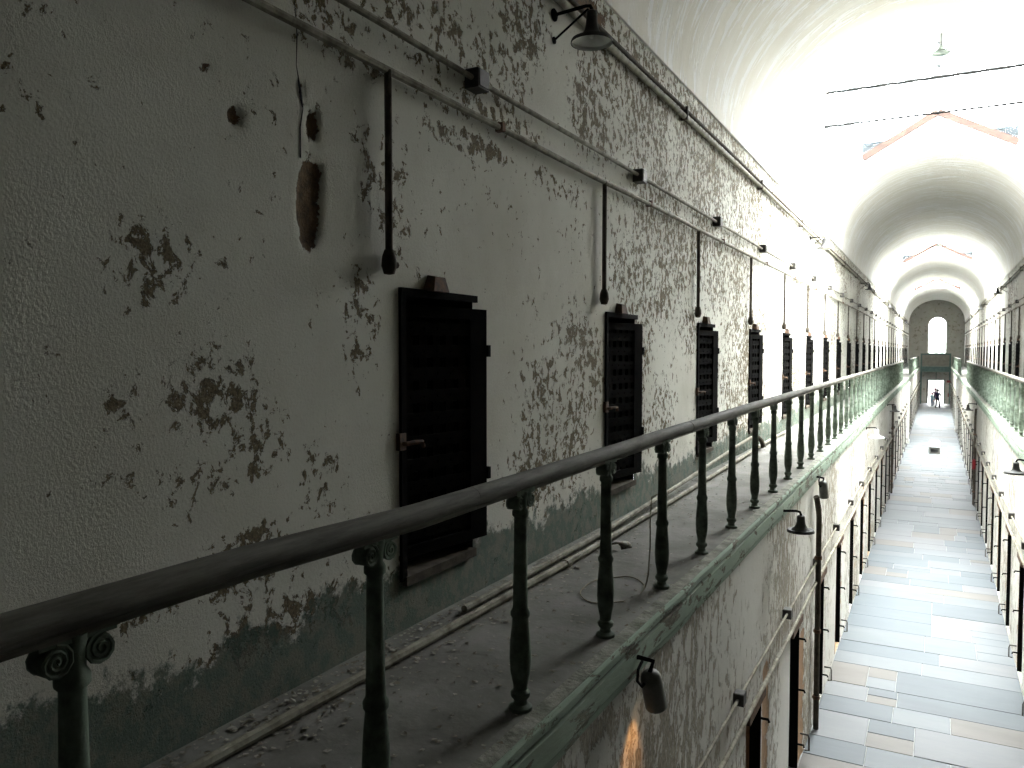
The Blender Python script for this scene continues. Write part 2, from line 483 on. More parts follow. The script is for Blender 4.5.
def peel_low(Y, Z):
    d = far_density(Y, Z, 2.2) + .05
    d -= .5 * np.exp(-(((Y - 10.0) / .35) ** 2)) * (Z < 2.1)
    return d
def brick_low(Y, Z):
    r = np.zeros_like(Y)
    for y in LOW_DOORS[3:]:
        k = .45 + .55 * abs(math.sin(y * 1.7))
        r = np.maximum(r, k * np.exp(-((Y - y - LW - .35) / .28) ** 2) * (Z < 2.0 + .3 * math.sin(y)))
    return r
for nm, sd in (('wall_lower_left', -1), ('wall_lower_right', 1)):
    wall_grid(nm, sd, HL, grid_lines([(Y0, 16, .1), (16.4, Y1, .5)], ex_lo), grid_lines([(-.02, GAL - .1, .12)], (.04, LTOP)),
              ho_lo, M['lower'], peel_low, brick_low, .012)

# crack in the plaster of the near left wall
c = MB()
pl = [(XC - HU - .002, y, z) for y, z in ((2.922, 7.345), (2.936, 7.193), (2.929, 7.043), (2.957, 6.927), (2.971, 6.847), (2.950, 6.752), (2.950, 6.604))]
c.tube(pl, [.003, .005, .003, .006, .004, .005, .006], 6)
c.build('plaster_crack', M['cell'], bpy.data.objects['wall_left'])

# ------------------------------------------------------------------ floor of flagstones
fl = MB(); fl.box(XC - HL - .05, XC + HL + .05, Y0, Y1 + .3, -.2, -.012)
floor = struct(fl.build('floor', M['bed']))
y = Y0; count = 0; rest = MB()
stones = []
while y < Y1 + .25:
    d = rnd.choice([.55, .62, .7, .8, .95, 1.1])
    cuts = [XC - HL]
    nn = rnd.choice([2, 2, 3, 3])
    ws = [rnd.uniform(.7, 1.4) for _ in range(nn)]; t = sum(ws); acc = XC - HL
    for w in ws:
        acc += w / t * 2 * HL; cuts.append(acc)
    for i in range(nn):
        y0, y1 = y, min(y + d, Y1 + .28)
        g = .005
        mt = rnd.choices(SLAB, (4, 4, 3, 2, 3, 1.5))[0]
        if rnd.random() < .15 and cuts[i + 1] - cuts[i] > .6:      # a stone with a small repair piece let in
            xm = cuts[i] + (cuts[i + 1] - cuts[i]) * rnd.uniform(.35, .65)
            stones.append((cuts[i] + g, xm - g, y0 + g, y1 - g, mt))
            ymid = y0 + (y1 - y0) * .5
            stones.append((xm + g, cuts[i + 1] - g, y0 + g, ymid - g, rnd.choice(SLAB)))
            stones.append((xm + g, cuts[i + 1] - g, ymid + g, y1 - g, rnd.choice(SLAB)))
        else:
            stones.append((cuts[i] + g, cuts[i + 1] - g, y0 + g, y1 - g, mt))
    y += d
vis = [s for s in stones if s[2] > 5.0]; hid = [s for s in stones if s[2] <= 5.0]
for i, (x0, x1, y0, y1, mt) in enumerate(vis[:300]):
    z = rnd.uniform(-.004, .004)
    b = MB(); b.slab(x0, x1, y0, y1, -.06, z, .006); b.build('flagstone', mt, floor)
for x0, x1, y0, y1, mt in vis[300:] + hid:
    rest.cur = SLAB.index(mt); rest.slab(x0, x1, y0, y1, -.06, rnd.uniform(-.004, .004), .006)
tag(rest.build('flagstone_paving', SLAB, floor), kind='stuff')

# ------------------------------------------------------------------ galleries
BAL0, BALP = 1.053, 1.068
def gallery(side, tname):
    x_w, x_e = XC + side * (HU + .05), XC + side * (HF + .02)
    d = MB()
    lo, hi = min(x_w, x_e), max(x_w, x_e)
    d.box(lo, hi, Y0, Y1, GAL - .2, GAL)
    s = struct(d.build('gallery_floor_left' if side < 0 else 'gallery_floor_right', M['deck']))
    e = XC + side * HF
    k = -side     # towards the middle
    prof = [(e - k * .09, GAL + .004), (e - k * .012, GAL + .004), (e, GAL - .012), (e, GAL - .05), (e - k * .022, GAL - .06), (e - k * .022, GAL - .075),
            (e - k * .004, GAL - .085), (e - k * .004, GAL - .2), (e - k * .02, GAL - .225), (e - k * .02, GAL - .26), (e - k * .09, GAL - .26)]
    ys = [Y0 + i * .35 for i in range(int((Y1 - Y0) / .35) + 1)] + [Y1]
    dz = [(rnd.uniform(-.004, .004), rnd.uniform(-.003, .003)) for _ in ys]
    f = MB(); f.extrude_y(prof, ys, dz)
    struct(f.build(tname, M['fascia']))
    lip = MB(); lip.box(min(e - k * .10, e - k * .02), max(e - k * .10, e - k * .02), Y0, Y1, GAL - .02, GAL + .007)
    struct(lip.build('trim_%d' % (3 if side < 0 else 4), M['edge']))
gallery(-1, 'trim_1'); gallery(1, 'trim_2')

# bridge the photograph was taken from (behind and under the camera), with an added dark wall behind it that keeps light out
b = MB(); b.box(XC - HF, XC + HF, Y0, -.35, GAL - .2, GAL); struct(b.build('bridge_floor', M['deck']))
b = MB()
W = HU + .2
b.box(XC - W, XC + W, Y0 - .3, Y0, 0, CROWN + .2); struct(b.build('wall_back', M['back']))

# railings
def rail_dz(y):
    t = [(-3, 0), (.9, -.006), (1.6, -.006), (2.3, -.03), (3.4, -.026), (5.5, -.012), (8, 0), (100, 0)]
    for (a, u), (b_, v) in zip(t, t[1:]):
        if a <= y <= b_: return u + (v - u) * (y - a) / (b_ - a)
    return 0
RTOP = GAL + 1.13
def baluster_mesh(top, seg):
    h = top
    pr = [(.001, 0), (.055, 0), (.055, .018), (.034, .03), (.030, .05), (.044, .065), (.046, .085), (.033, .1), (.034, .12), (.046, .18), (.050, .25), (.047, .33),
          (.040, .41), (.037, .44), (.044, .452), (.046, .47), (.036, .49), (.034, .55), (.031, .75), (.029, .88 * h), (.038, .89 * h), (.038, .91 * h), (.029, .925 * h),
          (.030, .95 * h), (.036, h), (.001, h)]
    b = MB(); b.lathe(pr, seg); return b
def scrolls(h):
    b = MB()
    for s in (-1, 1):
        cy_, cz = s * .052, h - .045
        b.lathe([(.001, -.026), (.030, -.026), (.034, -.02), (.034, .02), (.030, .026), (.001, .026)], 14, (0, cy_, cz), (1, 0, 0))
        for fx in (-1, 1):
            pts = []
            for i in range(26):
                t = i / 25; a = (s > 0) * math.pi - s * (.5 * math.pi - t * 2.4 * 2 * math.pi)
                r = .035 * (1 - t) + .004
                pts.append((fx * .027, cy_ + r * math.cos(a), cz + r * math.sin(a)))
            b.tube(pts, .0055, 5)
    b.box(-.03, .03, -.09, .09, h - .012, h + .012)
    return b
BH = 1.045
me_near = baluster_mesh(BH, 14).mesh('baluster', M['baluster'])
me_scroll = scrolls(BH).mesh('scroll_capital', M['baluster'])
far_b = baluster_mesh(BH, 8); far_b.box(-.028, .028, -.085, .085, BH - .06, BH)
me_far = far_b.mesh('baluster_plain', M['baluster'])

def railing(side, ya, yb, label):
    x = XC + side * HR
    root = empty('gallery_railing', (x, ya, GAL))
    tag(root, label, 'railing', 'gallery railings')
    # handrail
    pr = []
    for i in range(12):
        a = math.pi * (-.12 + 1.24 * i / 11)
        pr.append((.047 * math.cos(a), -.045 + .045 * math.sin(a)))
    pr += [(-.030, -.072), (-.030, -.088), (.030, -.088), (.030, -.072)]
    joints = []
    y = ya
    while y < yb - .4:
        joints.append(y); y += BALP * 3
    joints.append(yb)
    dense = 8
    for i, (a, b_) in enumerate(zip(joints, joints[1:])):
        n = dense if a < 14 else 2
        ys = [a + .0015 + (b_ - a - .003) * k / n for k in range(n + 1)]
        jx = rnd.uniform(-.003, .003)
        dz = [(jx, rail_dz(yy) + .003 * noise.noise((yy, side, 0))) for yy in ys]
        m = MB(); m.extrude_y([(px, RTOP - GAL + pz) for px, pz in pr], [q - ya for q in ys], dz, True)
        m.build('handrail', M['rail'], root)
    k = math.ceil((ya - BAL0) / BALP)
    while BAL0 + k * BALP < yb - .05:
        yy = BAL0 + k * BALP
        near = yy < 16 and side < 0
        o = obj('baluster', me_near if near else me_far, root, (0, yy - ya, 0))
        o.scale.z = (1.045 + rail_dz(yy)) / BH
        o.rotation_euler.z = 0
        if near:
            sc_ = obj('scroll_capital', me_scroll, o)
        k += 1
    return root
railing(-1, -.45, 49.8, 'long left gallery railing with worn handrail, running in from the dark foreground')
railing(-1, 61.0, 94.6, 'short far stretch of left gallery railing beyond the gap')
railing(1, -.45, 49.8, 'long pale green gallery railing along the right side')
railing(1, 61.0, 94.6, 'short far stretch of right gallery railing near the end wall')

# ------------------------------------------------------------------ vaulted ceiling and skylight bays
NARC = 48
def arc_pts(hw=HU - .03):
    return [(XC - hw * math.cos(math.pi * i / NARC), SPRING + (CROWN - SPRING) * math.sin(math.pi * i / NARC)) for i in range(NARC + 1)]
edges = [Y0] + [e for b_ in BAYS for e in b_] + [Y1]
for i in range(0, len(edges), 2):
    a, b_ = edges[i], edges[i + 1]
    ap = arc_pts(); n = max(2, int((b_ - a) / .5))
    m = MB()
    vs = []; fs = []
    for k in range(n + 1):
        yy = a + (b_ - a) * k / n
        for j, (x, z) in enumerate(ap):
            w = .018 * noise.noise((x * .9, yy * .5, z * .9)) * math.sin(math.pi * j / NARC)
            vs.append((x, yy, z + w))
    s = NARC + 1
    for k in range(n):
        for j in range(NARC):
            fs.append((k * s + j, k * s + j + 1, (k + 1) * s + j + 1, (k + 1) * s + j))
    m.add(vs, fs, True)
    # small ledge where the vault starts over the wall head
    for sd in (-1, 1):
        x0 = XC + sd * (HU - .03); x1 = XC + sd * (HU + .15)
        m.add([(x0, a, SPRING), (x1, a, SPRING), (x1, b_, SPRING), (x0, b_, SPRING)], [(0, 1, 2, 3)])
    struct(m.build('ceiling', M['vault']))

GAPEX = EYE + 6.2; GSL = .56
def gable_z(x): return GAPEX - abs(x - XC) * GSL
def gable(yf, facing):
    """white end face of a vault above the springing, closed by a gable with a timber coping"""
    ap = arc_pts()
    hw = HU + .05
    m = MB()
    t = .22
    for yy in (yf, yf + facing * -t):
        vs = []; fs = []
        for (x, z) in ap:
            xo = XC + (x - XC) * hw / (HU - .03)
            vs += [(x, yy, z), (xo, yy, max(gable_z(xo), z + .02))]
        for j in range(NARC):
            fs.append((2 * j, 2 * j + 1, 2 * j + 3, 2 * j + 2))
        m.add(vs, fs)
    return struct(m.build('wall_gable', M['bay']))
nwin = 2
for bi, (a, b_) in enumerate(BAYS):
    for yf, fc in ((a, 1), (b_, -1)):
        g = gable(yf, fc)
        for sd in (-1, 1):
            m = MB(); m.obox((XC, yf - fc * .08, GAPEX + .06), (XC + sd * 1.8, yf - fc * .08, GAPEX - 1.8 * GSL + .06), .34, .16)
            m.build('coping', M['coping'], g)
            for q in range(4):
                x0 = XC + sd * (1.15 + .0); x1 = XC + sd * 2.0
                z = EYE + 5.25 + q * .13
                xi = XC + sd * max(1.0, (GAPEX + .1 - z) / GSL)
                if abs(xi - XC) < 1.75:
                    m = MB(); m.obox((xi, yf - fc * .10, z), (XC + sd * 1.82, yf - fc * .10, z), .03, .135)
                    m.build('louvre', M['slate'], g)
    for sd in (-1, 1):      # upright side walls of the bay
        x = XC + sd * (HU)
        m = MB()
        m.box(min(x, x + sd * .3), max(x, x + sd * .3), a - .25, b_ + .25, SPRING - .02, EAVE)
        struct(m.build('wall_bay_left' if sd < 0 else 'wall_bay_right', M['bay']))
        # exposed jamb where the bay wall meets the next vault
    win = struct(empty('window_%d' % nwin, (XC, (a + b_) / 2, EAVE))); nwin += 1
    oy = -(a + b_) / 2
    npan = int(round((b_ - a) / .86)); st = (b_ - a) / npan
    hw = HU + .12
    m = MB(); m.box(-.05, .05, a + oy, b_ + oy, RIDGE - EAVE - .05, RIDGE - EAVE + .05); m.build('ridge_beam', M['steel'], win)
    for sd in (-1, 1):
        m = MB(); m.box(sd * hw - .06, sd * hw + .06, a + oy - .1, b_ + oy + .1, 0, .1); m.build('eave_beam', M['steel'], win)
    rl = MB(); rl.obox((0, 0, RIDGE - EAVE - .04), (hw, 0, .02), .05, .14, (0, 0, 1)); rml = rl.mesh('glazing_bar', M['darksteel'])  # bars made deep to cut low-angle sky light from the near end
    rl = MB(); rl.obox((0, 0, RIDGE - EAVE - .04), (-hw, 0, .02), .05, .14, (0, 0, 1)); rmr = rl.mesh('glazing_bar', M['darksteel'])
    p1 = MB()
    for sd, nm in ((1, rml), (-1, rmr)):
        for k in range(npan + 1):
            obj('glazing_bar', nm, win, (0, a + oy + k * st, 0))
        pm = MB(); pm.obox((0, st / 2, RIDGE - EAVE + .02), (sd * hw, st / 2, .08), st - .045, .006)
        pme = pm.mesh('pane', M['glass'])
        for k in range(npan):
            obj('pane', pme, win, (0, a + oy + k * st, 0))
    tz = .06
    y = a + .9
    while y < b_ - .3:
        m = MB(); m.tube([(-hw, y + oy, tz), (hw, y + oy, tz)], .028, 6); m.build('tie_rod', M['iron'], win)
        y += 2.95
    for yf in (a, b_):      # glazed gable ends over the copings
        vs = [(-hw, yf + oy, .1), (hw, yf + oy, .1), (0, yf + oy, RIDGE - EAVE)]
        gz0 = GAPEX - EAVE + .1
        m = MB(); m.add([(-hw, yf + oy, GAPEX - hw * GSL - EAVE), (0, yf + oy, GAPEX - EAVE), (0, yf + oy, RIDGE - EAVE), (-hw, yf + oy, .08)], [(0, 1, 2, 3)])
        m.add([(hw, yf + oy, GAPEX - hw * GSL - EAVE), (0, yf + oy, GAPEX - EAVE), (0, yf + oy, RIDGE - EAVE), (hw, yf + oy, .08)], [(0, 1, 2, 3)])
        m.build('gable_pane', M['glass'], win)

# ------------------------------------------------------------------ end wall, arched window, doorway, bridge
ap = arc_pts(HU + .1)
outer = [(XC - HU - .1, -.1), (XC + HU + .1, -.1)] + [(x, z + .1) for x, z in reversed(ap)]
EX = .0
wz0, wz1, wr = EYE - .18, EYE + 2.80, .80
whole = [(EX - wr, wz0), (EX + wr, wz0)] + [(EX + wr * math.cos(math.pi * i / 20), wz1 + wr * math.sin(math.pi * i / 20)) for i in range(21)]
whole = [whole[0], whole[1]] + whole[2:]
dhole = [(-.76, .0), (.70, .0), (.70, 2.50), (-.76, 2.50)]
vs, fs = poly_holes(outer, [whole, dhole], lambda u, v: (u, Y1, v))
m = MB(); m.add(vs, fs)
for ring in (whole, dhole):
    n = len(ring)
    v2 = [(u, Y1, v) for u, v in ring] + [(u, Y1 + .5, v) for u, v in ring]
    m.add(v2, [(i, (i + 1) % n, n + (i + 1) % n, n + i) for i in range(n)])
ew = struct(m.build('wall_end', M['endwall']))
m = MB()
mid = [(XC - HU, wz1 - .02), (EX - wr - .25, wz1 - .02)]
m.box(XC - HU, EX - wr - .22, Y1 - .07, Y1, wz1 - .06, wz1 + .04)
m.box(EX + wr + .22, XC + HU, Y1 - .07, Y1, wz1 - .06, wz1 + .04)
m.build('impost_moulding', M['endwall'], ew)
# window
win = struct(empty('window_1', (EX, Y1, wz0)))
m = MB()
n = len(whole)
for k in range(n):
    pass
ro = []
for rr in (wr + .14, wr - .0):
    ro.append([(EX - rr, wz0)] + [(EX - rr * math.cos(math.pi * i / 20), wz1 + rr * math.sin(math.pi * i / 20)) for i in range(21)] + [(EX + rr, wz0)])
vs = []
for y_ in (Y1 - .06, Y1 + .02):
    for r_ in ro: vs += [(u - EX, y_ - Y1, v - wz0) for u, v in r_]
n = len(ro[0]); fs = []
for i in range(n - 1):
    fs += [(i, i + 1, n + i + 1, n + i), (i, i + 1, 2 * n + i + 1, 2 * n + i), (n + i, n + i + 1, 3 * n + i + 1, 3 * n + i)]
m.add(vs, fs); m.build('window_surround', M['reveal'], win)
m = MB(); pv = [(u - EX, .35, v - wz0) for u, v in whole]; m.add(pv, [tuple(range(len(pv)))]); m.build('pane', M['glass'], win)
m = MB(); m.box(-.02, .02, .33, .37, 0, wz1 - wz0 + wr); m.build('glazing_bar', M['steel'], win)
for z in (.8, 1.6, 2.4, wz1 - wz0):
    m = MB(); m.box(-wr, wr, .33, .37, z - .02, z + .02); m.build('glazing_bar', M['steel'], win)
# doorway frame
dr = struct(empty('door_1', (-.03, Y1, 0)))
m = MB(); m.box(-.86, -.73, -.1, .05, 0, 2.6); m.build('jamb', M['iron'], dr)
m = MB(); m.box(.73, .86, -.1, .05, 0, 2.6); m.build('jamb', M['greenpaint'], dr)
m = MB(); m.box(-.86, .86, -.1, .05, 2.5, 2.62); m.build('lintel', M['greenpaint'], dr)
m = MB(); m.box(-.04, .04, -.06, .0, 2.62, 3.6); m.build('transom_bar', M['greenpaint'], dr)
# bridge at the end
YB = Y1 - 1.6
m = MB(); m.box(XC - HF - .05, XC + HF + .05, YB, Y1, GAL - .22, GAL); br = struct(m.build('bridge_deck', M['greenpaint']))
m = MB(); m.box(XC - HF, XC + HF, YB - .04, YB + .06, GAL - .55, GAL + .02); m.build('beam', M['greenpaint'], br)
m = MB(); m.box(XC - HF + .1, XC + HF - .1, YB - .01, YB + .03, GAL + .05, GAL + 1.25); m.build('parapet_panel', M['tanpanel'], br)
m = MB(); m.box(XC - HF, XC + HF, YB - .04, YB + .06, GAL + 1.25, GAL + 1.4); m.build('top_rail', M['greenpaint'], br)
for s in (-1, 1):
    x = XC + s * (HF - .06)
    m = MB(); m.box(x - .08, x + .08, YB - .06, YB + .1, 0, GAL + 1.4); m.build('post', M['greenpaint'], br)
# ground outside the doorway
m = MB(); m.box(-9, 9, Y1 + .3, Y1 + 16, -.2, -.02); struct(m.build('ground', M['ground']))
m = MB(); m.box(-9, 9, Y1 + 15, Y1 + 15.8, -.2, 5.2); m.box(-9.1, 9.1, Y1 + 14.9, Y1 + 15.9, 5.2, 5.45); struct(m.build('wall_sky_screen', M['ground']))  # added wall that blocks the bright sky behind the doorway

# piers at the gap in the railings
for s, y in ((-1, 54.3), (1, 63.5)):
    m = MB(); x0, x1 = XC + s * (HL + .02), XC + s * (HL - .14)
    m.box(min(x0, x1), max(x0, x1), y - .3, y + .3, 0, GAL - .25)
    m.box(min(x0, x1) - .03, max(x0, x1) + .03, y - .34, y + .34, GAL - .45, GAL - .3)
    m.box(min(x0, x1) - .03, max(x0, x1) + .03, y - .34, y + .34, 0, .2)
    struct(m.build('trim_5' if s < 0 else 'trim_6', M['reveal']))

# ------------------------------------------------------------------ doors
def both(mb_fn):
    return {s: mb_fn(s) for s in (-1, 1)}
dz = DTOP - SILL
# local frame of a door: x = distance out from the wall towards the corridor (times -side), y along, z above sill
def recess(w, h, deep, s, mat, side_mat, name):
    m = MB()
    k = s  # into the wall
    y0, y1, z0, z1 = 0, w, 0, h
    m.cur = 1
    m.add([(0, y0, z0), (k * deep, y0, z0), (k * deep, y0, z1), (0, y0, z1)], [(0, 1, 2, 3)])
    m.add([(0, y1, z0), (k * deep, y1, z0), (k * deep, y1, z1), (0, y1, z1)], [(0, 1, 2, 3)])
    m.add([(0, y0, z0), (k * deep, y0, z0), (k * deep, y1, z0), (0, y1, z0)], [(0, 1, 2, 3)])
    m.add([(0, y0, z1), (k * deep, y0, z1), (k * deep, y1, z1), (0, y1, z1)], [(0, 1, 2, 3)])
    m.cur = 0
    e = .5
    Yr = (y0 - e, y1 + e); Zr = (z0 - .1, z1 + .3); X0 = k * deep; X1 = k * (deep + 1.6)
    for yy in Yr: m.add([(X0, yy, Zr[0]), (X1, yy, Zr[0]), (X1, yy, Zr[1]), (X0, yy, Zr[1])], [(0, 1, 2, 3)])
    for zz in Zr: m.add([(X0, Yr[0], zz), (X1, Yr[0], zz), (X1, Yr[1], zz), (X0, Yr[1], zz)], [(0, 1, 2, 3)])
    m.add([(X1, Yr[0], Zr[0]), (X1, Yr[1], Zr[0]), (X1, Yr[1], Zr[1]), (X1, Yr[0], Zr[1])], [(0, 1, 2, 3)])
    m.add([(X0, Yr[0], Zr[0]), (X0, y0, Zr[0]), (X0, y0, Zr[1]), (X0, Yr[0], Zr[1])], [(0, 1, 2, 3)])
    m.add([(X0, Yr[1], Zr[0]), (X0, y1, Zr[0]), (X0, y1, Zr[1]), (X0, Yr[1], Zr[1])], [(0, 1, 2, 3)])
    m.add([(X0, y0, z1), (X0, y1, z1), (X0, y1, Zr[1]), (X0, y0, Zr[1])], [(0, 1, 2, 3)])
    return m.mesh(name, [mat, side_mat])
LEAF0, LEAF1 = .07, .915      # leaf reaches past the opening on the hinge side
def leaf_pieces(s):
    """frame and straps of the latticed leaf as separate builders"""
    o = -s
    x0, x1 = o * .005, o * .05
    lo, hi = min(x0, x1), max(x0, x1)
    fr = MB(); zt = dz - .055; zb = .07
    fr.box(lo, hi, LEAF0, LEAF0 + .06, zb, zt); fr.box(lo, hi, LEAF1 - .17, LEAF1, zb, zt)
    fr.box(lo, hi, LEAF0 + .06, LEAF1 - .17, zb, zb + .07); fr.box(lo, hi, LEAF0 + .06, LEAF1 - .17, zt - .07, zt)
    st = []
    for i in range(5):
        y = LEAF0 + .06 + (LEAF1 - LEAF0 - .23) * (i + .5) / 5
        b = MB(); b.box(o * .018 - .006, o * .018 + .006, y - .033, y + .033, zb + .07, zt - .07); st.append(b)
    for i in range(10):
        z = zb + .07 + (zt - zb - .14) * (i + .5) / 10
        b = MB(); b.box(o * .032 - .006, o * .032 + .006, LEAF0 + .06, LEAF1 - .17, z - .04, z + .04)
        for j in range(5):
            y = LEAF0 + .06 + (LEAF1 - LEAF0 - .23) * (j + .5) / 5
            b.lathe([(.001, .008), (.007, .006), (.01, 0), (.001, 0)], 5, (o * .038, y, z), (o, 0, 0))
        st.append(b)
    return fr, st
def up_door_meshes(s):
    o = -s
    d = {}
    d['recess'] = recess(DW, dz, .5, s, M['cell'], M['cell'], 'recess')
    f = MB()
    f.box(min(0, o * .02), max(0, o * .02), -.03, .02, -.02, dz + .03); f.box(min(0, o * .025), max(0, o * .025), -.03, DW + .03, dz - .01, dz + .035)
    d['frame'] = f.mesh('frame', M['iron'])
    f = MB(); f.box(min(-o * .3, o * .03), max(-o * .3, o * .03), 0, DW, -.05, .004); d['sill'] = f.mesh('sill', M['darkpipe'])
    f = MB(); f.add([(o * .0, .22, dz + .03), (o * .0, .42, dz + .03), (o * .0, .39, dz + .13), (o * .0, .27, dz + .13),
                     (o * .07, .24, dz + .03), (o * .07, .41, dz + .03), (o * .055, .385, dz + .12), (o * .055, .275, dz + .12)],
                    [(0, 1, 2, 3), (4, 5, 6, 7), (0, 1, 5, 4), (1, 2, 6, 5), (2, 3, 7, 6), (3, 0, 4, 7)])
    d['bracket'] = f.mesh('lintel_bracket', M['rust'])
    f = MB()
    f.tube([(o * .01, -.03, .80), (o * .06, -.03, .80), (o * .075, .02, .805), (o * .075, .10, .80), (o * .07, .12, .77)], .014, 7)
    f.box(min(0, o * .03), max(0, o * .03), -.06, .0, .76, .86)
    d['latch'] = f.mesh('latch', M['rust'])
    f = MB()
    for z in (dz * .30, dz * .80):
        f.box(min(o * .0, o * .06), max(o * .0, o * .06), LEAF1 - .005, LEAF1 + .03, z - .04, z + .04)
    d['hinge'] = f.mesh('hinge', M['iron'])
    fr, st = leaf_pieces(s)
    d['leaf'] = fr.mesh('leaf', M['iron']); d['straps'] = [q.mesh('strap', M['iron']) for q in st]
    j, st = leaf_pieces(s)
    for q in st: j.add(q.v, q.f)
    d['lattice'] = j.mesh('latticed_leaf', M['iron'])
    return d
UPM = both(up_door_meshes)
def hang(o, s):      # leaf turned a little about its hinge edge, its free edge back inside the opening
    a = -s * math.radians(-9)
    R_ = Matrix.Translation((0, LEAF1, 0)) @ Matrix.Rotation(a, 4, 'Z') @ Matrix.Translation((0, -LEAF1, 0))
    o.matrix_local = R_
dn = 2
for s in (-1, 1):
    d = UPM[s]
    for i, y in enumerate(UP_DOORS):
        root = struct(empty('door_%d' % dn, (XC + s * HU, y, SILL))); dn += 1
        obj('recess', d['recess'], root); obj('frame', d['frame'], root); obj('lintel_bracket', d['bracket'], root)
        obj('latch', d['latch'], root); obj('sill', d['sill'], root)
        if s < 0 and i in (0, 1, 2):
            lf = obj('leaf', d['leaf'], root); hang(lf, s)
            for q in d['straps']: obj('strap', q, lf)
        else:
            lf = obj('leaf', d['lattice'], root); hang(lf, s)
        if y < 20 or s < 0: obj('hinge', d['hinge'], root)

def low_door_meshes(s):
    o = -s; d = {}
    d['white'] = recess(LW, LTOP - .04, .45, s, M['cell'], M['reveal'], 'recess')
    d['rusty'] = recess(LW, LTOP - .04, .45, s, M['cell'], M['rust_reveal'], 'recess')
    f = MB()
    X = s * .16
    f.box(X - .02, X + .02, .0, .05, 0, LTOP - .05); f.box(X - .02, X + .02, LW - .05, LW, 0, LTOP - .05); f.box(X - .02, X + .02, .05, LW - .05, LTOP - .1, LTOP - .05)
    for i in range(4):
        y = .05 + (LW - .1) * (i + .5) / 4; f.box(X - .012, X, y - .022, y + .022, 0, LTOP - .1)
    for i in range(11):
        z = .05 + (LTOP - .2) * (i + .5) / 11; f.box(X, X + .012, .05, LW - .05, z - .022, z + .022)
    f.box(min(o * .012, s * .10), max(o * .012, s * .10), LW - .03, LW - .002, 0, LTOP - .05)
    d['leaf'] = f.mesh('latticed_leaf', M['iron'])
    f = MB()
    for z in (.30, 1.05, 1.75):
        f.tube([(-o * .02, LW + .05, z), (o * .075, LW + .05, z), (o * .085, LW + .05, z - .03)], .014, 6)
    d['pintle'] = f.mesh('pintle', M['iron'])
    f = MB()
    f.tube([(0, LW + .30, .34), (o * .10, LW + .30, .34), (o * .115, LW + .30, .30), (o * .115, LW + .30, .13), (o * .06, LW + .30, .12)], .013, 6)
    d['hook'] = f.mesh('floor_hook', M['box'])
    f = MB(); f.box(min(o * .0, o * .05), max(o * .0, o * .05), -.05, LW + .05, LTOP - .04, LTOP + .05); d['lintel'] = f.mesh('lintel', M['rust'])
    return d
LOM = both(low_door_meshes)
for s in (-1, 1):
    d = LOM[s]
    for i, y in enumerate(LOW_DOORS):
        root = struct(empty('door_%d' % dn, (XC + s * HL, y, .04))); dn += 1
        obj('recess', d['rusty' if (i * 7 + 3) % 3 == 0 and s < 0 else 'white'], root)
        obj('leaf', d['leaf'], root); obj('pintle', d['pintle'], root); obj('floor_hook', d['hook'], root); obj('lintel', d['lintel'], root)

